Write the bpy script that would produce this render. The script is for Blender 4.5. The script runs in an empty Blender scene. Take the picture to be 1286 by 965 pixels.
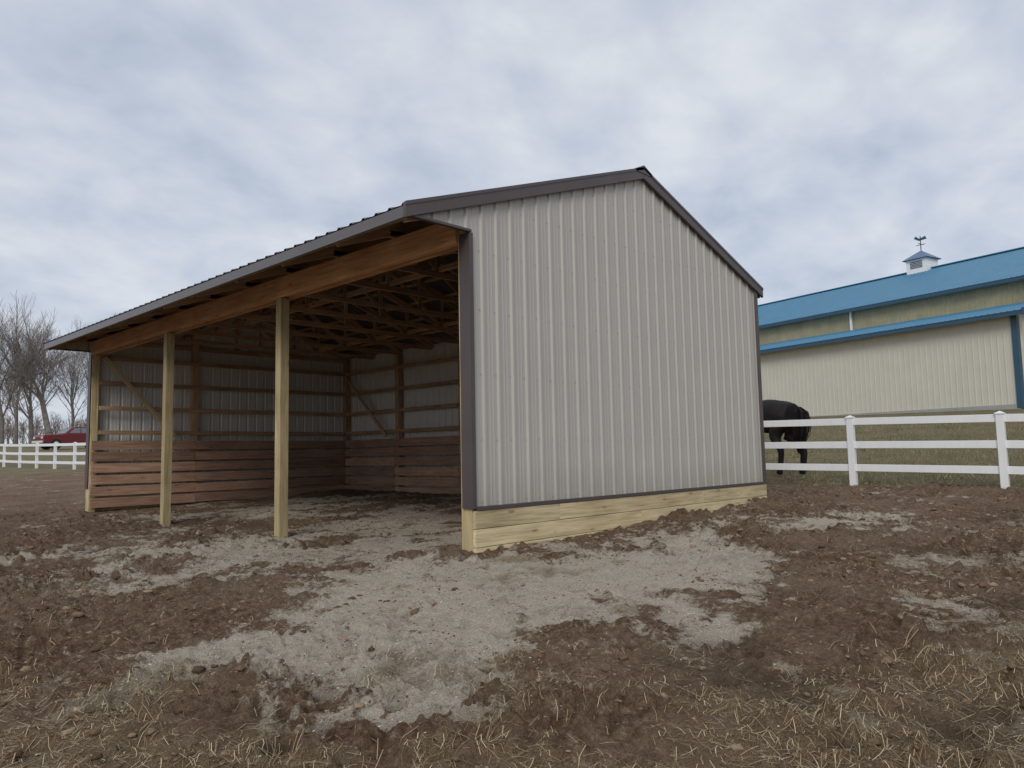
import bpy, math, random
import numpy as np
from mathutils import Vector, Matrix
rnd=random.Random(7); nrng=np.random.RandomState(5)
sc=bpy.context.scene
sc.view_settings.view_transform='Standard'; sc.view_settings.look='None'; sc.view_settings.exposure=0
col=sc.collection
# ---------------------------------------------------------------- camera
f,pi_,ro,a=954.07,.0910,.0195,.7664
F0=Vector((math.cos(a),math.sin(a),0));R0=Vector((math.sin(a),-math.cos(a),0));Zv=Vector((0,0,1))
fwd=F0*math.cos(pi_)+Zv*math.sin(pi_); up=Zv*math.cos(pi_)-F0*math.sin(pi_)
R2=R0*math.cos(ro)-up*math.sin(ro); U2=up*math.cos(ro)+R0*math.sin(ro)
CAM=Vector((-5.458,-5.866,0))
cd=bpy.data.cameras.new('camera');cam=bpy.data.objects.new('camera',cd);col.objects.link(cam)
M=Matrix((R2,U2,-fwd)).transposed().to_4x4();M.translation=CAM;cam.matrix_world=M
cd.sensor_width=36;cd.lens=f/1286*36;cd.clip_end=2000;cd.clip_start=.05;sc.camera=cam
# ---------------------------------------------------------------- noise
def hsh(ix,iy,s):
    n=(ix.astype(np.int64)*374761393+iy.astype(np.int64)*668265263+s*974634777)&0xffffffff
    n=((n^(n>>13))*1274126177)&0xffffffff
    n=n^(n>>16)
    return (n&0xffffff)/float(0xffffff)
def vn(x,y,s=0):
    ix=np.floor(x);iy=np.floor(y);fx=x-ix;fy=y-iy
    fx=fx*fx*fx*(fx*(fx*6-15)+10);fy=fy*fy*fy*(fy*(fy*6-15)+10)
    a0=hsh(ix,iy,s);b=hsh(ix+1,iy,s);c=hsh(ix,iy+1,s);d=hsh(ix+1,iy+1,s)
    return (a0*(1-fx)+b*fx)*(1-fy)+(c*(1-fx)+d*fx)*fy
def fbm(x,y,o=4,s=0):
    r=0;am=.5;t=0
    for i in range(o):
        r=r+am*vn(x*(2**i)+i*17.3,y*(2**i)-i*9.1,s+i);t+=am;am*=.5
    return r/t
# ---------------------------------------------------------------- terrain
CP=np.array([(-5.5,-5.9,-1.5),(-2.7,-2.9,-1.33),(0,0,-1.04),(0,4,-1.13),(0,8,-1.12),(0,12,-1.1),(6.6,0,-.9),(3.5,0,-.96),(6.5,12,-.87),(6.5,6,-.87),
(10.45,0,-.75),(10.45,-2.8,-.8),(10.5,-8,-.95),(10.5,8,-.72),(7,36,-.39),(6,47,-.2),(12,60,.8),(18,86,1.6),(27.5,0,1.25),(30.6,11.5,1.5),(34,-20,1.2),(45,30,2.4),
(-15,15,-1.3),(-10,40,-.8),(-10,80,1.2),(3,-8,-1.3),(0,-15,-1.5),(-15,-15,-1.7),(120,0,3.2),(0,150,3.2),(-150,0,0),(0,-150,-1),(120,120,4),(-120,120,2),(-120,-120,-1),(120,-120,2)],float)
def ph(r2):return np.sqrt(r2+4.0)
K=ph((CP[:,None,0]-CP[None,:,0])**2+(CP[:,None,1]-CP[None,:,1])**2)
Wt=np.linalg.solve(K,CP[:,2])
def H(x,y):
    x=np.clip(np.asarray(x,float),-140,140);y=np.clip(np.asarray(y,float),-140,140)
    r=np.zeros(np.broadcast(x,y).shape)
    for (cx,cy,_),w in zip(CP,Wt): r+=w*ph((x-cx)**2+(y-cy)**2)
    return r
def blob(x,y,L):
    r=np.zeros(np.shape(x))
    for bx,by,br,s in L: r=r+s*np.exp(-((x-bx)**2+(y-by)**2)/(br*br))
    return r
GR=[(-.3,1.2,1.3,.6),(-1.4,-.6,1.1,.65),(-2.4,-1.6,.9,.75),(-2.7,-2.6,.6,.85),(-3.1,-1.1,.6,.7),(-1.2,-1.8,.9,.7),(-.3,-1.2,.8,.6),(-1.9,-3.2,.5,.5),(.4,-1.9,.75,1.1),(1.3,-2.1,.6,1.2),(4.4,-1.8,.9,.8),(-1.4,4.5,1.6,.6),(2.5,3,2.6,.8),(3,8,3,.7),(2.4,-1.3,.8,.6),(-1.2,2.8,1.1,.5),(6,-2.5,1,.6),(.9,-4.2,.6,.55),(-.5,-3.0,.5,.5),(3,-4,.8,.45)]
ST=[(-4.5,-1.7,1.0,.9),(-3.6,-3.4,.7,.9),(-1.0,-4.9,1.2,.8),(1.0,-5.3,1.2,.6),(-2.4,-4.4,1.0,.9),(-5.5,-3,1.6,.8),(3,-5,1.3,.4),(-4.2,.2,1.2,.3)]
def masks(x,y):
    n=fbm(x*1.1,y*1.1,5,11); n2=fbm(x*5,y*5,4,31)
    g=blob(x,y,GR)+(n-.5)*1.6+(n2-.5)*1.5
    g=np.clip((g-.20)/.65,0,1)
    s=blob(x,y,ST)+(fbm(x*1.6,y*1.6,4,51)-.5)*1.8+(n2-.5)*1.3
    s=np.clip((s-.32)/.6,0,1)
    gr=np.clip((x-10.2+(n-.5)*3)/1.2,0,1)
    gr=np.maximum(gr,np.clip((y-33+(n-.5)*8)/3,0,1))
    gr=np.maximum(gr,np.clip((-x-25)/5,0,1));gr=np.maximum(gr,np.clip((-y-25)/5,0,1))
    return g,s,gr
def rel(x,y):
    d=np.hypot(x+2,y+2.5)
    amp=1.3/(1+(d/16)**3)
    g,s,gr=masks(x,y)
    amp=amp*(1-.45*g)*(1-.6*gr)
    inside=((x>0)&(x<6.6)&(y>0)&(y<12.1))
    amp=amp*np.where(inside,.5,1)
    wx=x+.12*(fbm(x*3,y*3,2,61)-.5);wy=y+.12*(fbm(x*3+9,y*3,2,62)-.5)
    rough=np.clip((fbm(x*.7,y*.7,3,101)-.36)*4,.3,1.1)
    r=(fbm(x*.9,y*.9,3,3)-.5)*.14*(1-.5*g)*np.clip(1-(d-8)/20,0,1)
    m=fbm(wx*4.6,wy*4.6,2,5); r=r+(np.abs(m-.5)*2-.25)*.085*amp*rough
    h=fbm(x*14,y*14,3,8); r=r+(h-.5)*.06*amp*(.5+.5*rough)
    k=np.clip(fbm(wx*11,wy*11,4,15)-.55,0,.13); r=r+k*.36*amp*rough
    px,py=wx*2.6,wy*2.6;ix=np.floor(px);iy=np.floor(py)
    cx=ix+.25+.5*hsh(ix,iy,91);cy=iy+.25+.5*hsh(ix,iy,92);on=hsh(ix,iy,93)>.35
    q=np.hypot(px-cx,(py-cy))/.24
    r=r+np.where(on,np.where(q<1,-.036*(1-q**4),.016*np.exp(-((q-1.15)/.18)**2)),0)*np.clip(amp*1.6,0,1)*(1-.7*gr)
    r=r+.09*np.exp(-((x-3.8)/.9)**2-((y+.35)/.35)**2)*(.6+.8*fbm(x*5,y*5,3,131))+.05*np.exp(-((x-6.2)/.6)**2-((y+.3)/.35)**2)
    return r*np.clip(1-(d-60)/60,0,1)
def G(x,y): return H(x,y)+rel(x,y)
N=900
s_=np.linspace(-1,1,N);ax=1.5*np.sinh(5.95*s_)
X,Y=np.meshgrid(ax-2.5,ax-2.8,indexing='ij')
Z=G(X,Y)
co=np.stack([X.ravel(),Y.ravel(),Z.ravel()],1)
i=np.arange(N-1)[:,None]*N+np.arange(N-1)[None,:]
fc=np.stack([i,i+N,i+N+1,i+1],-1).reshape(-1,4)
def npmesh(name,co,fc,k):
    me=bpy.data.meshes.new(name);me.vertices.add(len(co));me.vertices.foreach_set('co',co.astype(np.float32).ravel())
    me.loops.add(fc.size);me.loops.foreach_set('vertex_index',fc.astype(np.int32).ravel())
    me.polygons.add(len(fc));me.polygons.foreach_set('loop_start',np.arange(0,fc.size,k,dtype=np.int32))
    me.update(calc_edges=True);return me
me=npmesh('ground',co,fc,4)
g,s,gr=masks(X.ravel(),Y.ravel())
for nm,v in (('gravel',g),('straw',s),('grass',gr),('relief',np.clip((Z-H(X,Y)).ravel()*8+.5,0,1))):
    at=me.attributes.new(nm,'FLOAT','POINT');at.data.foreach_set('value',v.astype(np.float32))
me.polygons.foreach_set('use_smooth',np.ones(len(fc),bool))
ground=bpy.data.objects.new('ground',me);col.objects.link(ground)
# ---------------------------------------------------------------- material helpers
def mat(name):
    m=bpy.data.materials.new(name);m.use_nodes=True;nt=m.node_tree;b=nt.nodes['Principled BSDF'];return m,nt,b
def nd(nt,t,**k):
    n=nt.nodes.new(t)
    for q,v in k.items():
        if q in n.inputs.keys(): n.inputs[q].default_value=v
        else: setattr(n,q,v)
    return n
def lk(nt,a,b): nt.links.new(a,b)
def noise(nt,vec,scale,detail=4,rough=.55):
    n=nd(nt,'ShaderNodeTexNoise');n.inputs['Scale'].default_value=scale;n.inputs['Detail'].default_value=detail;n.inputs['Roughness'].default_value=rough
    if vec is not None: lk(nt,vec,n.inputs['Vector'])
    return n
def ramp(nt,fac,stops):
    r=nd(nt,'ShaderNodeValToRGB');e=r.color_ramp.elements
    while len(e)<len(stops): e.new(.5)
    for q,(p,c) in zip(e,stops): q.position=p;q.color=(c[0],c[1],c[2],1)
    lk(nt,fac,r.inputs[0]);return r
def mix(nt,fac,a_,b_,bt='MIX'):
    m=nd(nt,'ShaderNodeMix',data_type='RGBA',blend_type=bt)
    for sk,v in ((m.inputs[0],fac),(m.inputs[6],a_),(m.inputs[7],b_)):
        if hasattr(v,'links'): lk(nt,v,sk)
        elif isinstance(v,(int,float)): sk.default_value=v
        else: sk.default_value=(v[0],v[1],v[2],1)
    return m.outputs[2]
def bump(nt,b,h,strength=.3,dist=.02):
    n=nd(nt,'ShaderNodeBump');n.inputs['Strength'].default_value=strength;n.inputs['Distance'].default_value=dist
    lk(nt,h,n.inputs['Height']);lk(nt,n.outputs[0],b.inputs['Normal'])
def math_(nt,op,a_,b_=None):
    m=nd(nt,'ShaderNodeMath',operation=op)
    for k,v in enumerate((a_,b_)):
        if v is None: continue
        if hasattr(v,'links'): lk(nt,v,m.inputs[k])
        else: m.inputs[k].default_value=v
    return m.outputs[0]
# ground material
m,nt,b=mat('ground_mat')
tc=nd(nt,'ShaderNodeTexCoord').outputs['Object']
at=lambda n:nd(nt,'ShaderNodeAttribute',attribute_name=n).outputs['Fac']
n1=noise(nt,tc,1.1,4);n2=noise(nt,tc,17,6,.75);n3=noise(nt,tc,90,3,.75)
mud=ramp(nt,n2.outputs[0],[(.30,(.080,.046,.027)),(.48,(.190,.118,.070)),(.62,(.32,.220,.142)),(.74,(.46,.36,.26))]).outputs[0]
mud=mix(nt,ramp(nt,n1.outputs[0],[(.40,(0,0,0)),(.62,(1,1,1))]).outputs[0],mud,mix(nt,.5,mud,(.32,.235,.16)))
mud=mix(nt,.6,mud,ramp(nt,n3.outputs[0],[(.32,(.45,.43,.4)),(.6,(1.2,1.2,1.2))]).outputs[0],'MULTIPLY')
gv=ramp(nt,n3.outputs[0],[(.3,(.42,.345,.26)),(.5,(.64,.555,.44)),(.7,(.78,.71,.60))]).outputs[0]
gm=math_(nt,'ADD',at('gravel'),math_(nt,'MULTIPLY',math_(nt,'SUBTRACT',n2.outputs[0],.5),2.6))
gm=ramp(nt,gm,[(.28,(0,0,0)),(.8,(1,1,1))]).outputs[0]
c=mix(nt,gm,mud,gv)
sm=nd(nt,'ShaderNodeMapping');lk(nt,tc,sm.inputs[0]);sm.inputs['Scale'].default_value=(1,5,1);sm.inputs['Rotation'].default_value=(0,0,.6)
ns=noise(nt,sm.outputs[0],40,3,.75)
stc=ramp(nt,ns.outputs[0],[(.35,(.11,.07,.04)),(.5,(.24,.17,.095)),(.68,(.44,.34,.20))]).outputs[0]
c=mix(nt,math_(nt,'MULTIPLY',at('straw'),.7),c,stc)
gs=ramp(nt,n2.outputs[0],[(.3,(.09,.085,.04)),(.5,(.18,.165,.08)),(.7,(.31,.265,.16))]).outputs[0]
gs=mix(nt,ramp(nt,n1.outputs[0],[(.35,(0,0,0)),(.65,(1,1,1))]).outputs[0],gs,mix(nt,.65,gs,(.29,.225,.15)))
c=mix(nt,at('grass'),c,gs)
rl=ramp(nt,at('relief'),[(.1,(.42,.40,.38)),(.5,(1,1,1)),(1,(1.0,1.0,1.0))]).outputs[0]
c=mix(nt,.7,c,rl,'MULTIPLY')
lk(nt,c,b.inputs['Base Color'])
b.inputs['Roughness'].default_value=.9;b.inputs['Specular IOR Level'].default_value=.2
bump(nt,b,math_(nt,'ADD',n2.outputs[0],math_(nt,'MULTIPLY',n3.outputs[0],.5)),1.0,.07)
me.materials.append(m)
# wood
def wood(name,c1,c2,c3,grain=1.0):
    m,nt,b=mat(name)
    tc=nd(nt,'ShaderNodeTexCoord').outputs['Object'];oi=nd(nt,'ShaderNodeObjectInfo')
    off=nd(nt,'ShaderNodeVectorMath',operation='SCALE');
    cb=nd(nt,'ShaderNodeCombineXYZ');
    for k in range(3): lk(nt,oi.outputs['Random'],cb.inputs[k])
    lk(nt,cb.outputs[0],off.inputs[0]);off.inputs['Scale'].default_value=37.0
    ad=nd(nt,'ShaderNodeVectorMath',operation='ADD');lk(nt,tc,ad.inputs[0]);lk(nt,off.outputs[0],ad.inputs[1])
    mp=nd(nt,'ShaderNodeMapping');lk(nt,ad.outputs[0],mp.inputs[0]);mp.inputs['Scale'].default_value=(1.2,22,22)
    n=noise(nt,mp.outputs[0],1.5,4,.6)
    n_=noise(nt,ad.outputs[0],1.3,2)
    c=ramp(nt,n.outputs[0],[(.3,c1),(.52,c2),(.72,c3)]).outputs[0]
    c=mix(nt,.5,c,ramp(nt,n_.outputs[0],[(.3,(.6,.55,.5)),(.7,(1.15,1.15,1.15))]).outputs[0],'MULTIPLY')
    v=nd(nt,'ShaderNodeTexVoronoi');mk=nd(nt,'ShaderNodeMapping');lk(nt,ad.outputs[0],mk.inputs[0]);mk.inputs['Scale'].default_value=(2.2,7,7);lk(nt,mk.outputs[0],v.inputs['Vector']);v.inputs['Scale'].default_value=1
    kn=ramp(nt,v.outputs['Distance'],[(.06,(1,1,1)),(.16,(0,0,0))]).outputs[0]
    c=mix(nt,math_(nt,'MULTIPLY',kn,.7),c,(c1[0]*.5,c1[1]*.4,c1[2]*.35))
    hv=nd(nt,'ShaderNodeHueSaturation');lk(nt,c,hv.inputs['Color']);
    lk(nt,math_(nt,'ADD',math_(nt,'MULTIPLY',oi.outputs['Random'],.5),.75),hv.inputs['Value'])
    lk(nt,hv.outputs[0],b.inputs['Base Color']);b.inputs['Roughness'].default_value=.8
    bump(nt,b,n.outputs[0],.4,.006);return m
W_post=wood('treated_post',(.32,.26,.13),(.50,.40,.22),(.62,.51,.32))
W_skirt=wood('treated_skirt',(.40,.32,.17),(.60,.49,.29),(.72,.61,.40))
W_head=wood('header_wood',(.40,.21,.10),(.60,.33,.165),(.70,.44,.25))
W_kick=wood('kick_wood',(.25,.145,.095),(.41,.25,.17),(.52,.35,.25))
W_fr=wood('frame_wood',(.28,.17,.10),(.42,.275,.165),(.52,.37,.235))
def paint(name,c,rough=.45,var=.12,dirt=None,streak=.25,inner=None):
    m,nt,b=mat(name);tc=nd(nt,'ShaderNodeTexCoord').outputs['Object']
    n=noise(nt,tc,1.7,4,.6);lo=[x*(1-var) for x in c];hi=[min(1,x*(1+var)) for x in c]
    cc=ramp(nt,n.outputs[0],[(.3,lo),(.7,hi)]).outputs[0]
    if streak>0:
        mp=nd(nt,'ShaderNodeMapping');lk(nt,tc,mp.inputs[0]);mp.inputs['Scale'].default_value=(9,9,.5)
        n2=noise(nt,mp.outputs[0],1.5,3)
        cc=mix(nt,streak,cc,ramp(nt,n2.outputs[0],[(.3,(.86,.86,.86)),(.6,(1.04,1.04,1.04))]).outputs[0],'MULTIPLY')
    if dirt:
        sx=nd(nt,'ShaderNodeSeparateXYZ');lk(nt,tc,sx.inputs[0])
        fz=math_(nt,'ADD',sx.outputs[2],math_(nt,'MULTIPLY',n.outputs[0],.4))
        mr=nd(nt,'ShaderNodeMapRange');lk(nt,fz,mr.inputs[0]);mr.inputs[1].default_value=dirt[0];mr.inputs[2].default_value=dirt[1];mr.inputs[3].default_value=.35;mr.inputs[4].default_value=0
        cc=mix(nt,mr.outputs[0],cc,(.22,.17,.12))
    lk(nt,cc,b.inputs['Base Color']);b.inputs['Roughness'].default_value=rough
    return m
P_wall=paint('wall_metal',(.450,.428,.385),.5,.03,dirt=(-.5,.1),streak=.1)
P_wallb=paint('wall_metal_shed_interior',(.62,.61,.58),.42,.03)
P_dark=paint('dark_trim',(.078,.060,.058),.42,.1)
P_roof=paint('roof_metal',(.07,.060,.062),.4,.1)
P_fas=paint('fascia_metal',(.115,.103,.103),.35,.1)
P_white=paint('vinyl_white',(.80,.80,.80),.35,.03,dirt=(-1.05,-.4))
P_screw=paint('screw_metal',(.31,.30,.28),.4,.1)
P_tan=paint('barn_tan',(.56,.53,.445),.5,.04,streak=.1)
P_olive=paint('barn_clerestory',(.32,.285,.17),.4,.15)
P_blue=paint('barn_blue_roof',(.05,.19,.31),.45,.08)
P_blued=paint('barn_blue_trim',(.025,.075,.12),.4,.1)
P_base=paint('concrete_base',(.32,.32,.30),.8,.1)
P_slate=paint('cupola_roof',(.10,.17,.27),.5,.1)
# ---------------------------------------------------------------- object helpers
def empty(name,loc=(0,0,0)):
    e=bpy.data.objects.new(name,None);e.location=loc;col.objects.link(e);return e
def obj(name,verts,faces,m,parent=None,smooth=False,bev=0):
    me=bpy.data.meshes.new(name);me.from_pydata([tuple(v) for v in verts],[],faces);me.update()
    o=bpy.data.objects.new(name,me);col.objects.link(o)
    if m: me.materials.append(m)
    if parent: o.parent=parent
    if smooth:
        for p in me.polygons:p.use_smooth=True
    if bev:
        bm=o.modifiers.new('b','BEVEL');bm.width=bev;bm.segments=2;bm.limit_method='ANGLE'
    return o
BF=[(0,1,3,2),(4,6,7,5),(0,4,5,1),(2,3,7,6),(0,2,6,4),(1,5,7,3)]
def board(name,p0,p1,w,t,m,parent,upv=(0,0,1),bev=.004):
    p0=Vector(p0);p1=Vector(p1);d=p1-p0;L=d.length;x=d.normalized();u=Vector(upv)
    z=(u-x*u.dot(x)).normalized();y=z.cross(x)
    vs=[(sx*L/2,sy*t/2,sz*w/2) for sx in(-1,1) for sy in(-1,1) for sz in(-1,1)]
    o=obj(name,vs,BF,m,parent,bev=bev)
    Mx=Matrix((x,y,z)).transposed().to_4x4();Mx.translation=(p0+p1)/2;o.matrix_world=Mx
    return o
def box(name,lo,hi,m,parent,bev=.003):
    c=[(lo[k]+hi[k])/2 for k in range(3)]
    vs=[(sx*(hi[0]-lo[0])/2,sy*(hi[1]-lo[1])/2,sz*(hi[2]-lo[2])/2) for sx in(-1,1) for sy in(-1,1) for sz in(-1,1)]
    o=obj(name,vs,BF,m,parent,bev=bev);o.location=c;return o
PR=[(0,0),(.050,0),(.060,.003),(.066,.003),(.076,0),(.103,0),(.113,.003),(.119,.003),(.129,0),(.166,0),(.184,.020),(.212,.020),(.2286,0)]
def profile(s0,s1,extra=()):
    per=.2286;pts=[];k=math.floor(s0/per)-1
    while k*per<s1+per:
        for q,h in PR[:-1]:
            pts.append((k*per+q,h))
        k+=1
    xs=[p[0] for p in pts];hs=[p[1] for p in pts]
    ss=sorted(set([round(x,5) for x in xs if s0<x<s1]+[s0,s1]+[e for e in extra if s0<=e<=s1]))
    return [(q,float(np.interp(q,xs,hs))) for q in ss]
def corr(name,s0,s1,pb,pt,m,parent,extra=()):
    pr=profile(s0,s1,extra);vs=[];fs=[]
    for q,h in pr: vs+= [pb(q,h),pt(q,h)]
    for k in range(len(pr)-1): fs.append((2*k,2*k+2,2*k+3,2*k+1))
    return obj(name,vs,fs,m,parent)
# ---------------------------------------------------------------- SHED
W=6.62;L=12.1;zt=-.57
shed=empty('run_in_shed')
SL=.3455;XR=3.31
def zr(x): return 3.93-SL*abs(x-XR)
gap=.10
corr('gable_wall',0,W,lambda q,h:(q,-h,zt),lambda q,h:(q,-h,zr(q)-gap),P_wall,shed,extra=(XR,))
corr('gable_overhang_panel',-.80,-.0005,lambda q,h:(q,-h,2.40),lambda q,h:(q,-h,max(2.401,zr(q)-gap)),P_wall,shed)
corr('far_gable_wall',0,W,lambda q,h:(q,L+h,zt),lambda q,h:(q,L+h,zr(q)-gap),P_wall,shed,extra=(XR,))
corr('far_gable_inner_face',0.01,W-.01,lambda q,h:(q,L-.004+h,zt),lambda q,h:(q,L-.004+h,zr(q)-gap-.03),P_wallb,shed,extra=(XR,))
corr('far_gable_overhang_panel',-.80,-.0005,lambda q,h:(q,L+h,2.40),lambda q,h:(q,L+h,max(2.401,zr(q)-gap)),P_wall,shed)
corr('back_wall',0,L,lambda q,h:(W+h,q,zt),lambda q,h:(W+h,q,zr(W)-.06),P_wall,shed)
corr('back_wall_inner_face',0.01,L-.01,lambda q,h:(W+h-.004,q,zt),lambda q,h:(W+h-.004,q,zr(W)-.07),P_wallb,shed)
xe=-.90;xb=W+.2
corr('roof_front',-.05,L+.05,lambda q,h:(xe,q,zr(xe)+h),lambda q,h:(XR,q,zr(XR)+h),P_roof,shed)
corr('roof_back',-.05,L+.05,lambda q,h:(xb,q,zr(xb)+h),lambda q,h:(XR,q,zr(XR)+h),P_roof,shed)
obj('ridge_cap',[(XR-.2,-.08,zr(XR-.2)+.035),(XR,-.08,zr(XR)+.055),(XR+.2,-.08,zr(XR+.2)+.035),(XR-.2,L+.08,zr(XR-.2)+.035),(XR,L+.08,zr(XR)+.055),(XR+.2,L+.08,zr(XR+.2)+.035),
 (XR-.2,-.08,zr(XR-.2)+.0),(XR+.2,-.08,zr(XR+.2)+.0)],[(0,3,4,1),(1,4,5,2),(0,1,2,7,6)],P_roof,shed)
def rake(nm,y0,y1,xa,xb_):
    h0=.026;h1=-.135
    vs=[]
    for x in (xa,xb_):
        for y in (y0,y1):
            for h in (h0,h1): vs.append((x,y,zr(x)+h))
    o=obj(nm,vs,BF,P_dark,shed,bev=.006)
    vs=[]
    for x in (xa,xb_):
        for y in ((y0-.008,y0-.001) if y0<1 else (y1+.001,y1+.008)):
            for h in (h0+.003,h0-.035): vs.append((x,y,zr(x)+h))
    obj(nm+'_hem',vs,BF,P_dark,shed)
rake('rake_trim',-.072,-.031,-.905,XR-.001);rake('rake_trim_b',-.072,-.031,XR+.001,W+.21)
rake('rake_trim_c',L+.031,L+.072,-.905,XR-.001);rake('rake_trim_d',L+.031,L+.072,XR+.001,W+.21)
box('eave_fascia',(-.895,-.028,zr(-.9)-.125),(-.87,L+.028,zr(-.9)-.008),P_fas,shed)
box('eave_fascia_lip',(-.905,-.028,zr(-.9)-.13),(-.8955,L+.028,zr(-.9)-.105),P_fas,shed)
box('eave_subfascia',(-.868,-.0,zr(-.9)-.118),(-.83,L,zr(-.9)-.012),W_fr,shed)
box('back_fascia',(W+.165,-.02,zr(W+.2)-.14),(W+.195,L+.02,zr(W+.2)-.006),P_dark,shed)
box('return_trim',(-.86,-.058,2.372),(-.0,.0,2.402),P_dark,shed)
box('return_trim_far',(-.86,L,2.372),(-.0,L+.058,2.402),P_dark,shed)
box('corner_trim_face',(-.014,-.042,zt),(.030,-.0305,2.372),P_dark,shed,.002)
box('corner_trim_side',(-.026,-.042,zt),(-.0145,.125,2.372),P_dark,shed,.002)
box('corner_trim_back',(W-.06,-.044,zt),(W+.03,-.0305,zr(W)-.10),P_dark,shed,.002)
box('corner_trim_back_side',(W+.0305,-.044,zt),(W+.044,.08,zr(W)-.10),P_dark,shed,.002)
box('corner_trim_far',(-.026,L-.125,zt),(-.0145,L+.042,2.372),P_dark,shed,.002)
box('base_trim',(.03,-.055,zt-.02),(W-.0,.0,zt+.022),P_dark,shed,.002)
box('base_trim_back',(W,.0,zt-.02),(W+.045,L,zt+.022),P_dark,shed,.002)
box('base_trim_far',(.0,L,zt-.02),(W,L+.045,zt+.022),P_dark,shed,.002)
sv=[];sf=[]
for zz in (-.50,.15,.85,1.55,2.2,2.75,3.3):
    k=0
    while .05+k*.2286<W:
        x=.15+k*.2286;k+=1
        if zz>zr(x)-.2: continue
        c0=len(sv);n=6
        xx=x+.003*rnd.uniform(-1,1);z_=zz+.006*rnd.uniform(-1,1)
        for yy,rr in ((-.001,.009),(-.006,.006)):
            for j in range(n): sv.append((xx+rr*math.cos(j*math.pi/3),yy,z_+rr*math.sin(j*math.pi/3)))
        for j in range(n): sf.append((c0+j,c0+(j+1)%n,c0+n+(j+1)%n,c0+n+j))
        sf.append(tuple(c0+n+j for j in range(n)))
obj('wall_screws',sv,sf,P_screw,shed)
zp=2.29
for k,y in enumerate((.085,L/3,2*L/3,L-.085)):
    board(f'front_post_{k}',(.07,y,-1.5),(.07,y,zp if k in(1,2) else 2.55),.165 if k==0 else .14,.14,W_post,shed,upv=(0,1,0) if k==0 else (1,0,0),bev=.006)
for k in range(3):
    y0=(0,L/3,2*L/3)[k];y1=(L/3,2*L/3,L)[k]
    if k==0:y0=.172
    if k==2:y1=L-.157
    board('header_outer',(-.022,y0+.002,2.43),(-.022,y1-.002,2.43),.286,.04,W_head,shed)
    board('header_inner',(.162,y0+.002,2.43),(.162,y1-.002,2.43),.286,.04,W_head,shed)
    board('header_core',(.07,y0+.002,2.445),(.07,y1-.002,2.445),.25,.138,W_head,shed)
ty=[.06+1.1982*k for k in range(11)]
for k,y in enumerate(ty):
    y=min(max(y,.06),L-.06)
    board('truss_bottom',(-.1,y,2.62),(W-.05,y,2.62),.09,.038,W_fr,shed)
    board('truss_top_a',(-.84,y,zr(-.84)-.105),(XR,y,zr(XR)-.105),.13,.038,W_fr,shed)
    board('truss_top_b',(XR,y,zr(XR)-.109),(W,y,zr(W)-.109),.13,.036,W_fr,shed)
    for xa,xc in ((1.7,1.7),(1.7,3.31),(3.31,3.31),(4.9,3.31),(4.9,4.9)):
        board('truss_web',(xa,y+.035,2.64),(xc,y+.035,zr(xc)-.13),.075,.03,W_fr,shed,upv=(1,0,.01))
x=-.75
xs=[]
while x<XR-.1: xs.append(x);x+=.6
xs+=[2*XR-q for q in xs if 2*XR-q<W+.1]
for x in xs:
    board('purlin',(x,.01,zr(x)-.023),(x,L-.01,zr(x)-.023),.084,.036,W_fr,shed,upv=(1,0,SL if x<XR else -SL))
board('truss_brace',(1.7,0.02,2.70),(1.7,L-.02,2.70),.085,.036,W_fr,shed)
board('truss_brace',(4.9,0.02,2.70),(4.9,L-.02,2.70),.085,.036,W_fr,shed)
for x in (2.25,4.45,6.50):
    board('wall_post_near',(x,.085,-1.4),(x,.085,zr(x)-.2),.14,.14,W_fr,shed,upv=(1,0,0))
    board('wall_post_far',(x,L-.085,-1.4),(x,L-.085,zr(x)-.2),.14,.14,W_fr,shed,upv=(1,0,0))
for k in range(1,5):
    y=L*k/5
    board('wall_post_back',(W-.12,y,-1.4),(W-.12,y,2.58),.14,.14,W_fr,shed,upv=(1,0,0))
for z in (.62,1.15,1.7,2.25):
    board('girt_far',(.15,L-.175,z),(W-.2,L-.175,z),.09,.036,W_fr,shed)
    board('girt_near',(.19,.175,z),(W-.2,.175,z),.09,.036,W_fr,shed)
    board('girt_back',(W-.22,.2,z),(W-.22,L-.22,z),.09,.036,W_fr,shed)
board('brace_far',(.2,L-.24,2.25),(1.75,L-.24,.55),.09,.036,W_post,shed)
board('brace_back',(W-.28,L-.35,2.1),(W-.28,L-2.1,.5),.09,.036,W_fr,shed)
board('brace_near',(.25,.24,2.25),(1.75,.24,.55),.09,.036,W_fr,shed)
for k in range(6):
    z=.45-.11-k*.245
    for x0,x1 in ((.0,2.25),(2.25,4.45),(4.45,W-.25)):
        board('kick_far',(x0+.004,L-.215,z+rnd.uniform(-.006,.006)),(x1-.004,L-.215,z+rnd.uniform(-.006,.006)),.20,.04,W_kick,shed)
        board('kick_near',(x0+(.18 if x0==0 else .104),.215,z),(x1+.1,.215,z),.20,.04,W_kick,shed)
    for q in range(5):
        y0=L*q/5+(.24 if q==0 else 0);y1=L*(q+1)/5-(.24 if q==4 else 0)
        board('kick_back',(W-.25,y0+.004,z+rnd.uniform(-.006,.006)),(W-.25,y1-.004,z+rnd.uniform(-.006,.006)),.20,.04,W_kick,shed)
def skirt(z,xs,y=-.025):
    for x0,x1 in zip(xs[:-1],xs[1:]):
        board('skirt_board',(x0+.002,y,z),(x1-.002,y,z),.184,.046,W_skirt,shed)
skirt(-.685,[.0,1.35,4.6,W+.03]);skirt(-.875,[.0,3.0,W+.03]);skirt(-1.065,[.0,3.4,W+.03])
for z in (-.685,-.875,-1.065):
    board('skirt_back',(W+.022,.01,z),(W+.022,L,z),.186,.036,W_skirt,shed)
    board('skirt_far',(.0,L+.022,z),(W,L+.022,z),.186,.036,W_skirt,shed)
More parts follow.
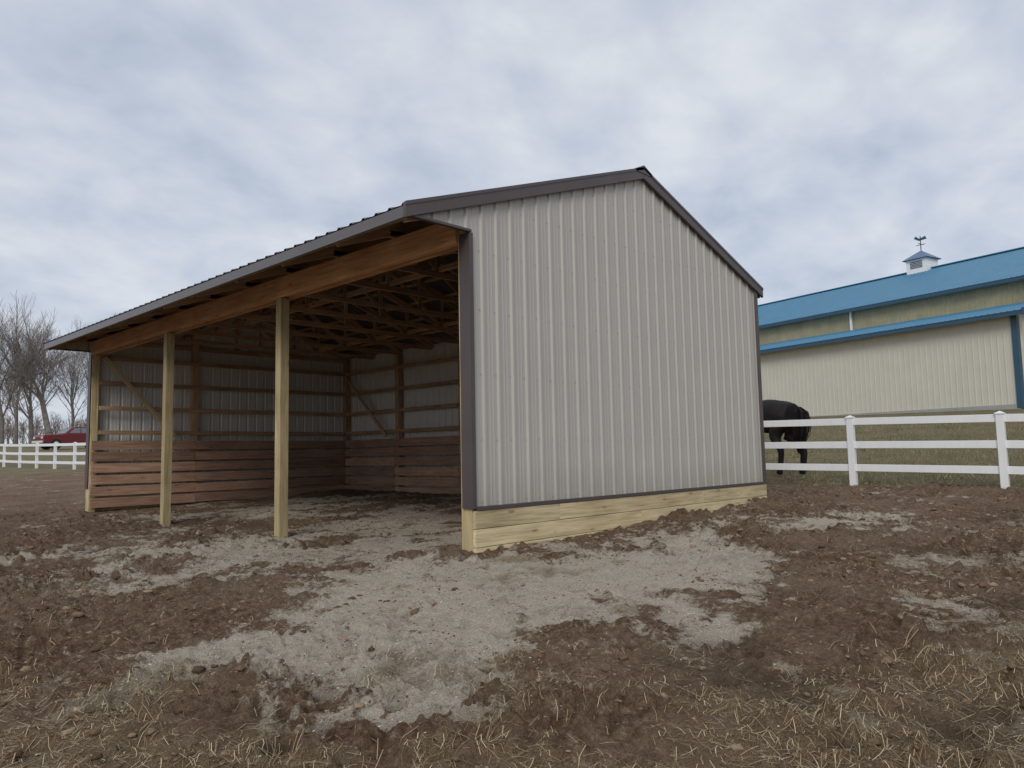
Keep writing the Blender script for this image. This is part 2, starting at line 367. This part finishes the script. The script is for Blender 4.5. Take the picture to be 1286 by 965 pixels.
# ---------------------------------------------------------------- vinyl fences
def Gf(x,y): return float(H(np.array([x]),np.array([y]))[0])
def fence(pts,hgt=1.37,rails=(.33,.79,1.26)):
    e=empty('white_vinyl_fence')
    for k,(x,y) in enumerate(pts):
        z=Gf(x,y)
        box('post',(x-.063,y-.063,z-.2),(x+.063,y+.063,z+hgt-.04),P_white,e,.006)
        c=.075;zz=z+hgt-.04
        obj('post_cap',[(x-c,y-c,zz),(x+c,y-c,zz),(x+c,y+c,zz),(x-c,y+c,zz),(x-c,y-c,zz+.02),(x+c,y-c,zz+.02),(x+c,y+c,zz+.02),(x-c,y+c,zz+.02),(x,y,zz+.06)],
            [(0,3,2,1),(0,1,5,4),(1,2,6,5),(2,3,7,6),(3,0,4,7),(4,5,8),(5,6,8),(6,7,8),(7,4,8)],P_white,e)
    for (x0,y0),(x1,y1) in zip(pts[:-1],pts[1:]):
        for r in rails:
            board('rail',(x0,y0,Gf(x0,y0)+r),(x1,y1,Gf(x1,y1)+r),.14,.04,P_white,e,bev=.005)
    return e
fence([(10.45,-.08+2.62*k) for k in range(-9,5)])
fence([(7.6-.09*2.5*k,29.5+2.44*k) for k in range(0,24)],1.37)
# ---------------------------------------------------------------- BARN
barn=empty('blue_roof_barn')
E=Vector((.25,.968,0)).normalized();Nn=Vector((E.y,-E.x,0))
B0=Vector((27.55,0,0))
LS=.21
def bp(s,n,z): v=B0+E*s+Nn*n;return (v.x,v.y,z)
ze=4.80;s0,s1=0,34
corr('leanto_wall',s0,s1,lambda q,h:bp(q,-h,1.45),lambda q,h:bp(q,-h,ze),P_tan,barn)
def bb(name,sa,sb,na,nb,za,zb,m):
    vs=[bp(s,n,z) for s in(sa,sb) for n in(na,nb) for z in(za,zb)]
    return obj(name,vs,BF,m,barn)
bb('wall_base',s0,s1,-.04,.3,.6,1.45,P_base)
corr('leanto_end_wall',0,6.5,lambda q,h:bp(-h,q,1.3),lambda q,h:bp(-h,q,ze+LS*q),P_tan,barn)
bb('corner_trim',-.05,.12,-.06,-.03,1.3,ze,P_blued);bb('corner_trim2',-.08,-.051,-.06,.14,1.3,ze,P_blued)
bb('leanto_fascia',-.5,s1+.4,-.52,-.46,ze-.14,ze+.02,P_blued)
bb('leanto_soffit',-.45,s1+.3,-.46,-.03,ze-.05,ze-.02,P_white)
corr('leanto_roof',-.5,s1+.4,lambda q,h:bp(q,-.55,ze-.08+h+.1),lambda q,h:bp(q,6.5,ze+LS*6.5+h+.1),P_blue,barn)
bb('leanto_rake',-.56,-.5,-.55,-.0,ze-.16,ze+.10,P_blued)
zc=ze+LS*6.5;zu=7.3
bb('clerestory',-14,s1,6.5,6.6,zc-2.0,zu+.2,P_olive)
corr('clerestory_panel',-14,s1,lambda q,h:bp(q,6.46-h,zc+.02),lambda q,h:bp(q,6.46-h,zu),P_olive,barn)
corr('main_wall_low',-14,0,lambda q,h:bp(q,6.44-h,1.0),lambda q,h:bp(q,6.44-h,5.9),P_tan,barn)
bb('upper_fascia',-14.5,s1+.4,5.95,6.01,zu-.1,zu+.06,P_blued)
bb('upper_soffit',-14.4,s1+.3,6.01,6.45,zu-.04,zu-.0,P_white)
zrg=10.55;nr=14.5
corr('main_roof',-14.5,s1+.4,lambda q,h:bp(q,5.92,zu+.05+h),lambda q,h:bp(q,nr,zrg+h),P_blue,barn)
corr('main_roof_back',-14.5,s1+.4,lambda q,h:bp(q,nr*2-5.92,zu+.05+h),lambda q,h:bp(q,nr,zrg+h),P_blue,barn)
obj('main_end_wall',[bp(s1,6.5,1),bp(s1,22.5,1),bp(s1,22.5,zu),bp(s1,nr,zrg-.1),bp(s1,6.5,zu)],[(0,1,2,3,4)],P_tan,barn)
obj('main_end_wall_near',[bp(-14,6.5,1),bp(-14,22.5,1),bp(-14,22.5,zu),bp(-14,nr,zrg-.1),bp(-14,6.5,zu)],[(0,1,2,3,4)],P_tan,barn)
bb('main_back_wall',-14,s1,22.45,22.5,1,zu+.1,P_tan)
bb('ridge_cap',-14.5,s1+.4,nr-.2,nr+.2,zrg+.0,zrg+.05,P_blue)
for sdn in (-6,2.2,10.9,19,27): bb('downspout',sdn,sdn+.1,6.3,6.4,zc,zu-.05,P_white)
def cup(s):
    c=.62;z=zrg
    bb('cupola_body',s-c,s+c,nr-c,nr+c,z-.35,z+.62,P_white)
    for k in range(5): bb('cupola_louver',s-c*.6,s+c*.6,nr-c-.03,nr-c-.004,z+.08+k*.09,z+.12+k*.09,P_blued)
    e=.8;zz=z+.62
    obj('cupola_roof',[bp(s-e,nr-e,zz),bp(s+e,nr-e,zz),bp(s+e,nr+e,zz),bp(s-e,nr+e,zz),bp(s,nr,zz+.62)],[(0,3,2,1),(0,1,4),(1,2,4),(2,3,4),(3,0,4)],P_slate,barn)
    bb('vane_rod',s-.02,s+.02,nr-.02,nr+.02,zz+.55,zz+1.5,P_blued)
    bb('vane_arm',s-.28,s+.28,nr-.015,nr+.015,zz+.95,zz+.98,P_blued)
    bb('vane_arm_b',s-.015,s+.015,nr-.28,nr+.28,zz+.99,zz+1.02,P_blued)
    obj('vane_arrow',[bp(s-.4,nr,zz+1.25),bp(s+.1,nr,zz+1.22),bp(s+.4,nr,zz+1.42),bp(s+.3,nr,zz+1.55),bp(s+.05,nr,zz+1.35),bp(s-.3,nr,zz+1.45)],[(0,1,2,3,4,5)],P_blued,barn)
cup(11.5)
# ---------------------------------------------------------------- bare trees
def bark(name,c1,c2):
    m,nt,b=mat(name);tc=nd(nt,'ShaderNodeTexCoord').outputs['Object']
    lk(nt,ramp(nt,noise(nt,tc,3,3).outputs[0],[(.3,c1),(.7,c2)]).outputs[0],b.inputs['Base Color']);b.inputs['Roughness'].default_value=.95;return m
P_bark=bark('bark',(.12,.10,.09),(.23,.20,.18));P_bark2=bark('bark_far',(.13,.105,.095),(.24,.20,.18))
def tree_geo(vs,fs,base,h,r,rn,depth=6,spread=.5,minr=.012,kd_=(1,2,2)):
    def seg(p,q,r0,r1,n):
        d=(q-p).normalized();u=d.orthogonal().normalized();w=d.cross(u);c0=len(vs)
        for c,rr in ((p,r0),(q,r1)):
            for j in range(n):
                t=2*math.pi*j/n;vs.append(c+u*(rr*math.cos(t))+w*(rr*math.sin(t)))
        for j in range(n): fs.append((c0+j,c0+(j+1)%n,c0+n+(j+1)%n,c0+n+j))
    def grow(p,d,ln,r0,k):
        n=6 if k>4 else (4 if k>2 else 3)
        steps=3 if k>3 else 2
        q=p;rr=r0
        kids=[]
        for s_ in range(steps):
            d=(d+Vector((rn.gauss(0,.10),rn.gauss(0,.10),rn.gauss(.04,.06)))).normalized()
            q2=q+d*(ln/steps);r2=max(minr*.6,rr*.86);seg(q,q2,rr,r2,n)
            q=q2;rr=r2
            if k>0 and (s_>0 or k<5): kids.append((q.copy(),d.copy(),rr))
        if k<=0: return
        for (kp,kd,kr) in kids:
            for _ in range(rn.choice(kd_) ):
                v=Vector((rn.gauss(0,1),rn.gauss(0,1),rn.gauss(.15,.5))).normalized()
                nd_=(kd+v*spread*rn.uniform(.8,1.5)).normalized()
                grow(kp,nd_,ln*rn.uniform(.55,.8),max(minr,kr*rn.uniform(.4,.62)),k-1)
        grow(q,d,ln*.75,max(minr,rr*.85),k-1)
    grow(Vector(base),Vector((rn.uniform(-.05,.05),rn.uniform(-.05,.05),1)),h*.27,r,depth)
def treeobj(x,y,h,r,seed,depth=5):
    vs=[];fs=[];rn=random.Random(seed);tree_geo(vs,fs,(0,0,-.3),h,r,rn,depth,.5,.0075,(1,2,2,2))
    top=max(v.z for v in vs);k=h/top
    o=obj('bare_tree',vs,fs,P_bark);o.location=(x,y,Gf(x,y));o.scale=(k,k,k)
    return len(fs)
cnt=0
# ground spot at a distance t ahead of the viewpoint and a sideways fraction
def spot(t,px):
    l=(px-643)/954*t; return (CAM.x+F0.x*t+R0.x*l, CAM.y+F0.y*t+R0.y*l)
for t,px,h,r,sd in ((80,64,17.0,.30,3),(84,40,15.5,.26,4),(88,112,16.5,.24,8),(78,2,15.5,.26,6),(95,88,15.5,.22,9),(92,20,14.5,.22,12),(92,138,16,.22,15)):
    x,y=spot(t,px);cnt+=treeobj(x,y,h,r,sd)
vs=[];fs=[];rn=random.Random(44)
for k in range(90):
    x,y=spot(rn.uniform(105,150),-80+3.0*k+rn.uniform(-3,3));tree_geo(vs,fs,(x,y,Gf(x,y)-.5),rn.uniform(4,8),.10,rn,3,.6,.022)
obj('distant_tree_line',vs,fs,P_bark2)
# ---------------------------------------------------------------- horse
P_h,nt,b=mat('horse_coat');tc=nd(nt,'ShaderNodeTexCoord').outputs['Object']
lk(nt,ramp(nt,noise(nt,tc,9,3).outputs[0],[(.3,(.005,.004,.004)),(.7,(.016,.012,.011))]).outputs[0],b.inputs['Base Color']);b.inputs['Roughness'].default_value=.75;b.inputs['Specular IOR Level'].default_value=.3
horse=empty('black_horse')
J={};E_=[];
def jv(n,x,y,z,rx,ry=None,par=None):
    J[n]=(len(J),(x,y,z),(rx,ry or rx));
    if par: E_.append((J[par][0],J[n][0]))
jv('pel',-.2,0,1.30,.31,.30)
jv('rump',-.50,0,1.24,.25,.22,'pel');jv('loin',.12,0,1.30,.29,.30,'pel');jv('bar',.5,0,1.22,.33,.35,'loin');jv('chest',.9,0,1.22,.28,.35,'bar')
jv('nb',1.2,0,1.16,.18,.26,'chest');jv('nm',1.5,0,.86,.13,.19,'nb');jv('poll',1.78,0,.58,.10,.13,'nm');jv('face',1.88,0,.36,.08,.10,'poll');jv('muz',1.95,0,.12,.055,.06,'face')
for s,sg,dx in (('L',1,.14),('R',-1,-.10)):
    jv('hip'+s,-.34,.17*sg,1.02,.20,.21,'pel');jv('sti'+s,-.22+dx*.5,.19*sg,.80,.13,.16,'hip'+s);jv('hock'+s,-.50+dx,.19*sg,.52,.064,.085,'sti'+s)
    jv('fet'+s,-.45+dx,.19*sg,.18,.054,.06,'hock'+s);jv('hoof'+s,-.40+dx,.19*sg,.05,.076,.082,'fet'+s)
    jv('sh'+s,.95,.15*sg,1.0,.13,.16,'chest');jv('el'+s,.90,.16*sg,.82,.1,.11,'sh'+s);jv('kn'+s,.93-dx*.5,.15*sg,.47,.062,.066,'el'+s)
    jv('ff'+s,.93-dx*.6,.15*sg,.17,.050,.053,'kn'+s);jv('fh'+s,.98-dx*.6,.15*sg,.05,.072,.078,'ff'+s)
me=bpy.data.meshes.new('body');me.from_pydata([v[1] for v in J.values()],E_,[]);hb=bpy.data.objects.new('body',me);col.objects.link(hb);hb.parent=horse
hb.modifiers.new('skin','SKIN')
for k,v in enumerate(J.values()):
    sv_=me.skin_vertices[0].data[k];sv_.radius=v[2];sv_.use_root=(k==0)
ss=hb.modifiers.new('sub','SUBSURF');ss.levels=2;ss.render_levels=2
me.materials.append(P_h);hb.modifiers['skin'].use_smooth_shade=True
def strand(name,pts,n,width,par,sp=.04,ln=1.0):
    vs=[];fs=[]
    for k in range(n):
        ox,oy=rnd.gauss(0,sp),rnd.gauss(0,sp);e_=rnd.uniform(.75,1.0)*ln;c0=len(vs)
        for i_,p in enumerate(pts):
            t=i_/(len(pts)-1);g_=(.4+1.2*math.sin(math.pi*min(1,t*1.1)))
            q=Vector(p)+Vector((ox*g_,oy*g_,(1-e_)*t*.5));w=width*(1-.6*t)
            an=k*2.4
            vs+= [q+Vector((w*math.cos(an),w*math.sin(an),0)),q-Vector((w*math.cos(an),w*math.sin(an),0))]
        for i_ in range(len(pts)-1): fs.append((c0+2*i_,c0+2*i_+1,c0+2*i_+3,c0+2*i_+2))
    return obj(name,vs,fs,P_h,par)
strand('tail',[(-.68,0,1.36),(-.76,0,1.24),(-.77,0,1.0),(-.74,0,.8),(-.70,0,.6),(-.68,0,.45)],240,.013,horse,.042)
mv=[(1.0,0,1.55),(1.3,0,1.38),(1.6,0,1.05),(1.85,0,.78)]
for k in range(9):
    t=k/8;i_=min(2,int(t*3));fr=t*3-i_;p=Vector(mv[i_]).lerp(Vector(mv[i_+1]),fr)
    strand('mane',[p,p+Vector((.02,.14,-.08)),p+Vector((.0,.18,-.3))],30,.01,horse,.03)
for sg in (1,-1):
    obj('ear',[(1.78,.06*sg,.72),(1.84,.09*sg,.70),(1.80,.03*sg,.70),(1.83,.07*sg,.86)],[(0,1,3),(1,2,3),(2,0,3),(0,2,1)],P_h,horse)
hx,hy=11.6,2.06
horse.location=(hx,hy,Gf(hx,hy)-.02);horse.rotation_euler=(0,0,math.radians(68));horse.scale=(1.1,1.1,1.16)
# ---------------------------------------------------------------- car
car=empty('red_pickup_truck')
P_red=paint('car_red',(.16,.022,.028),.3,.05);P_gl=paint('car_glass',(.25,.27,.30),.08,.05);P_tire=paint('tire',(.02,.02,.02),.8,.1);P_chr=paint('car_lights',(.6,.6,.6),.2,.05)
def extr(name,prof,y0,y1,m,par,bev=.03):
    n=len(prof);vs=[(p[0],y0,p[1]) for p in prof]+[(p[0],y1,p[1]) for p in prof]
    fs=[tuple(range(n)),tuple(range(2*n-1,n-1,-1))]+[(k,k+n,(k+1)%n+n,(k+1)%n) for k in range(n)]
    return obj(name,vs,fs,m,par,bev=bev)
extr('body',[(-2.7,.55),(-2.75,1.0),(-2.65,1.15),(-1.35,1.2),(-.9,1.28),(1.0,1.28),(1.05,1.2),(2.7,1.2),(2.75,.6),(2.3,.45),(-2.3,.45)],-.92,.92,P_red,car,.06)
extr('cab',[(-1.0,1.25),(-.4,1.78),(-.1,1.85),(.75,1.84),(1.0,1.25)],-.82,.82,P_red,car,.05)
for sg in (1,-1):
    extr('side_window',[(-.72,1.32),(-.30,1.72),(.15,1.76),(.15,1.32)],.822*sg,.83*sg,P_gl,car,0)
    extr('side_window',[(.22,1.32),(.22,1.76),(.68,1.75),(.85,1.32)],.822*sg,.83*sg,P_gl,car,0)
    extr('headlight',[(-2.765,.85),(-2.765,1.02),(-2.70,1.02),(-2.70,.85)],.55*sg,.85*sg,P_chr,car,0)
    for x in (-1.75,1.75):
        vs=[];n=20
        for y in (.72*sg,.95*sg):
            for j in range(n): vs.append((x+.4*math.cos(j*2*math.pi/n),y,.4+.4*math.sin(j*2*math.pi/n)))
        obj('wheel',vs,[tuple(range(n)),tuple(range(2*n-1,n-1,-1))]+[(k,(k+1)%n,(k+1)%n+n,k+n) for k in range(n)],P_tire,car,bev=.03)
        vs=[(x+.22*math.cos(j*2*math.pi/n),.955*sg,.4+.22*math.sin(j*2*math.pi/n)) for j in range(n)]
        obj('hub',vs,[tuple(range(n))],P_chr,car)
obj('windshield',[(-1.0,-.7,1.3),(-1.0,.7,1.3),(-.45,.66,1.77),(-.45,-.66,1.77)],[(0,1,2,3)],P_gl,car)
extr('front_bumper',[(-2.86,.5),(-2.86,.68),(-2.72,.68),(-2.72,.5)],-.9,.9,P_chr,car,.02)
cx_,cy_=spot(64,92)
car.location=(cx_,cy_,Gf(cx_,cy_)+.0);car.rotation_euler=(0,0,a-math.pi/2+.95)
# ---------------------------------------------------------------- straw / clods / grass
def inview(x,y,t0,t1):
    dx=x-CAM.x;dy=y-CAM.y;t=dx*F0.x+dy*F0.y;l=dx*R0.x+dy*R0.y
    return (t>t0)&(t<t1)&(np.abs(l)<t*.85+1.5)
def straw(name,n,area,dens,lmin,lmax,w,colr,seed,tmax=12,lift=.012):
    r=np.random.RandomState(seed)
    x=r.uniform(area[0],area[1],n);y=r.uniform(area[2],area[3],n)
    k=(r.uniform(0,1,n)<dens(x,y))&inview(x,y,1.0,tmax)
    k&=~((x>-.1)&(y>-.1))
    x=x[k];y=y[k];n=len(x);an=r.uniform(0,math.pi*2,n);ln=(lmin+(lmax-lmin)*r.uniform(0,1,n)**1.8)*.5;ww=r.uniform(.4,1,n)*w*.5
    dx=np.cos(an)*ln;dy=np.sin(an)*ln
    bx=r.normal(0,.15,n)*ln;
    z0_=G(x-dx,y-dy);z1_=G(x+dx,y+dy);zm=G(x,y);zm=np.maximum(zm,(z0_+z1_)/2)+lift*r.uniform(.1,1.0,n)
    tp=r.uniform(0,1,n);z1_=z1_+np.where(tp>.85,.03,.006)*r.uniform(.5,1.2,n);z0_=z0_+.004
    px=-np.sin(an)*ww;py=np.cos(an)*ww
    mx=x-np.sin(an)*bx;my=y+np.cos(an)*bx
    V=np.stack([np.stack(q,-1) for q in ((x-dx-px,y-dy-py,z0_),(x-dx+px,y-dy+py,z0_),(mx+px,my+py,zm),(mx-px,my-py,zm),(x+dx+px,y+dy+py,z1_),(x+dx-px,y+dy-py,z1_))],1).reshape(-1,3)
    i6=np.arange(n)[:,None]*6
    Fq=np.concatenate([i6+np.array([0,3,2,1]),i6+np.array([3,5,4,2])],0)
    me=npmesh(name,V,Fq,4);o=bpy.data.objects.new(name,me);col.objects.link(o);me.materials.append(colr)
    return n
P_st,nt,b=mat('straw_mat')
gi=nd(nt,'ShaderNodeNewGeometry')
lk(nt,ramp(nt,gi.outputs['Random Per Island'],[(0,(.12,.075,.04)),(.4,(.29,.205,.11)),(.8,(.48,.375,.22)),(1,(.66,.56,.37))]).outputs[0],b.inputs['Base Color']);b.inputs['Roughness'].default_value=.7
ds=lambda x,y:np.clip(masks(x,y)[1],0,1)*.75+.06*(1-masks(x,y)[0]*.6)
n_st=straw('scattered_straw',220000,(-6.5,6,-8,3),ds,.02,.14,.0036,P_st,3)
t_=(1+5**.5)/2
bmv=np.array([(-1,t_,0),(1,t_,0),(-1,-t_,0),(1,-t_,0),(0,-1,t_),(0,1,t_),(0,-1,-t_),(0,1,-t_),(t_,0,-1),(t_,0,1),(-t_,0,-1),(-t_,0,1)])/1.902
bmf=[(0,11,5),(0,5,1),(0,1,7),(0,7,10),(0,10,11),(1,5,9),(5,11,4),(11,10,2),(10,7,6),(7,1,8),(3,9,4),(3,4,2),(3,2,6),(3,6,8),(3,8,9),(4,9,5),(2,4,11),(6,2,10),(8,6,7),(9,8,1)]
def subd(v,f_):
    v=[tuple(q) for q in v];c={};nf=[]
    def mid(i_,j):
        k=(min(i_,j),max(i_,j))
        if k not in c:
            p=np.array(v[i_])+np.array(v[j]);p/=np.linalg.norm(p);v.append(tuple(p));c[k]=len(v)-1
        return c[k]
    for A,B,C_ in f_:
        ab,bc,ca=mid(A,B),mid(B,C_),mid(C_,A);nf+=[(A,ab,ca),(B,bc,ab),(C_,ca,bc),(ab,bc,ca)]
    return np.array(v),nf
bv,bf=subd(bmv,bmf);bf=np.array(bf)
def clods(name,n,seed,smin,smax,m,dens,area=(-7,14,-9,14),tmax=22,bvv=bv,bff=bf,pw=4,smooth=True):
    r=np.random.RandomState(seed);x=r.uniform(area[0],area[1],n);y=r.uniform(area[2],area[3],n)
    k=inview(x,y,1.6,tmax)&(r.uniform(0,1,n)<dens(x,y))
    k&=~((y>-.12)&(y<.3)&(x>-.1)&(x<6.8));k&=~(np.abs(x)<.15)
    x=x[k];y=y[k];n=len(x)
    s=smin+(smax-smin)*r.uniform(0,1,n)**pw
    z=G(x,y)-s*.05
    D=1+r.uniform(-.32,.32,(n,len(bvv)));th=r.uniform(0,6.28,n)
    V=bvv[None]*D[...,None]*s[:,None,None]*np.stack([r.uniform(.7,1.5,n),r.uniform(.7,1.2,n),r.uniform(.35,.7,n)],-1)[:,None,:]
    c_,s_2=np.cos(th)[:,None],np.sin(th)[:,None]
    V=np.stack([V[...,0]*c_-V[...,1]*s_2,V[...,0]*s_2+V[...,1]*c_,V[...,2]],-1)+np.stack([x,y,z],-1)[:,None,:]
    Fq=(bff[None]+np.arange(n)[:,None,None]*len(bvv)).reshape(-1,3)
    me=npmesh(name,V.reshape(-1,3),Fq,3);me.polygons.foreach_set('use_smooth',np.full(len(Fq),smooth));o=bpy.data.objects.new(name,me);col.objects.link(o);me.materials.append(m)
def clodmat(nm,st):
    m,nt,b=mat(nm);gi=nd(nt,'ShaderNodeNewGeometry');tc=nd(nt,'ShaderNodeTexCoord').outputs['Object']
    c=ramp(nt,gi.outputs['Random Per Island'],st).outputs[0];n=noise(nt,tc,60,3,.7)
    c=mix(nt,.7,c,ramp(nt,n.outputs[0],[(.3,(.5,.5,.5)),(.7,(1.2,1.2,1.2))]).outputs[0],'MULTIPLY')
    lk(nt,c,b.inputs['Base Color']);b.inputs['Roughness'].default_value=.95;b.inputs['Specular IOR Level'].default_value=.2;bump(nt,b,n.outputs[0],.8,.01);return m
def cldens(x,y):
    g,s,q=masks(x,y);c=fbm(x*1.7,y*1.7,3,71);return (.12+np.clip((c-.42)*5,0,1)*.8)*(1-.6*g)*(1-q*.9)
cm=clodmat('clod_mat',[(0,(.10,.06,.036)),(.5,(.20,.13,.08)),(1,(.36,.26,.18))])
clods('mud_clods',36000,9,.007,.038,cm,cldens,pw=3)
clods('mud_crumbs',140000,29,.003,.012,cm,cldens,(-6,6,-7,7),13,bmv,np.array(bmf),2,False)
clods('gravel_stones',40000,19,.003,.009,clodmat('stone_mat',[(0,(.34,.29,.23)),(.5,(.50,.44,.36)),(1,(.66,.60,.50))]),lambda x,y:.8*masks(x,y)[0],(-5,3,-5,4),9,bmv,np.array(bmf),2,False)
def grass(n,seed):
    r=np.random.RandomState(seed);x=r.uniform(9.8,24,n);y=r.uniform(-9,14,n)
    k=inview(x,y,10,34)&(r.uniform(0,1,n)<masks(x,y)[2]*(1.25-.05*(x-9)));x=x[k];y=y[k];n=len(x)
    z=G(x,y)-.01;h=r.uniform(.02,.08,n)*(1+(fbm(x*1.2,y*1.2,3,77)>.55)*.9);an=r.uniform(0,6.28,n);w=.006
    lx=r.normal(0,.4,n)*h;ly=r.normal(0,.4,n)*h
    V=np.stack([np.stack(q,-1) for q in ((x-np.cos(an)*w,y-np.sin(an)*w,z),(x+np.cos(an)*w,y+np.sin(an)*w,z),(x+lx,y+ly,z+h))],1).reshape(-1,3)
    Fq=np.arange(3*n).reshape(-1,3);me=npmesh('grass',V,Fq,3);o=bpy.data.objects.new('grass',me);col.objects.link(o)
    m,nt,b=mat('grass_mat');gi=nd(nt,'ShaderNodeNewGeometry')
    lk(nt,ramp(nt,gi.outputs['Random Per Island'],[(0,(.08,.09,.03)),(.45,(.17,.165,.07)),(.7,(.29,.24,.13)),(1,(.42,.35,.21))]).outputs[0],b.inputs['Base Color']);b.inputs['Roughness'].default_value=.8
    me.materials.append(m)
grass(90000,5)
# ---------------------------------------------------------------- world
w=bpy.data.worlds.new('World');sc.world=w;w.use_nodes=True;nt=w.node_tree
bg=nt.nodes['Background'];out=nt.nodes['World Output']
SE=math.radians(36);SR=math.radians(240)
sky=nd(nt,'ShaderNodeTexSky',sky_type='NISHITA');sky.sun_disc=False;sky.sun_elevation=SE;sky.sun_rotation=SR
lk(nt,sky.outputs[0],bg.inputs[0]);bg.inputs[1].default_value=.08
tc=nd(nt,'ShaderNodeTexCoord').outputs['Generated']
sx=nd(nt,'ShaderNodeSeparateXYZ');lk(nt,tc,sx.inputs[0])
dz=math_(nt,'ADD',math_(nt,'MAXIMUM',sx.outputs[2],0.0),.30)
cb=nd(nt,'ShaderNodeCombineXYZ');lk(nt,math_(nt,'DIVIDE',sx.outputs[0],dz),cb.inputs[0]);lk(nt,math_(nt,'DIVIDE',sx.outputs[1],dz),cb.inputs[1])
mp=nd(nt,'ShaderNodeMapping');lk(nt,cb.outputs[0],mp.inputs[0]);mp.inputs['Rotation'].default_value=(0,0,-.75);mp.inputs['Scale'].default_value=(1.3,1.6,1)
na=noise(nt,mp.outputs[0],3.4,5,.54);na.inputs['Distortion'].default_value=.2
nb_=noise(nt,mp.outputs[0],.9,2,.5)
cf=math_(nt,'ADD',math_(nt,'MULTIPLY',na.outputs[0],.65),math_(nt,'MULTIPLY',nb_.outputs[0],.35))
cl=ramp(nt,cf,[(.34,(.49,.555,.67)),(.46,(.60,.655,.76)),(.56,(.69,.735,.81)),(.67,(.80,.83,.88))]).outputs[0]
bg2=nd(nt,'ShaderNodeBackground');lk(nt,cl,bg2.inputs[0]);bg2.inputs[1].default_value=1.0
ms=nd(nt,'ShaderNodeMixShader');ms.inputs[0].default_value=.88;lk(nt,bg.outputs[0],ms.inputs[1]);lk(nt,bg2.outputs[0],ms.inputs[2]);lk(nt,ms.outputs[0],out.inputs[0])
sd=bpy.data.lights.new('sun','SUN');sd.energy=1.5;sd.angle=math.radians(25);sd.color=(1,.965,.91);so=bpy.data.objects.new('sun',sd);col.objects.link(so)
D=Vector((math.sin(SR)*math.cos(SE),math.cos(SR)*math.cos(SE),math.sin(SE)))
so.rotation_euler=D.to_track_quat('Z','Y').to_euler()
print('straw',n_st,'treefaces',cnt)
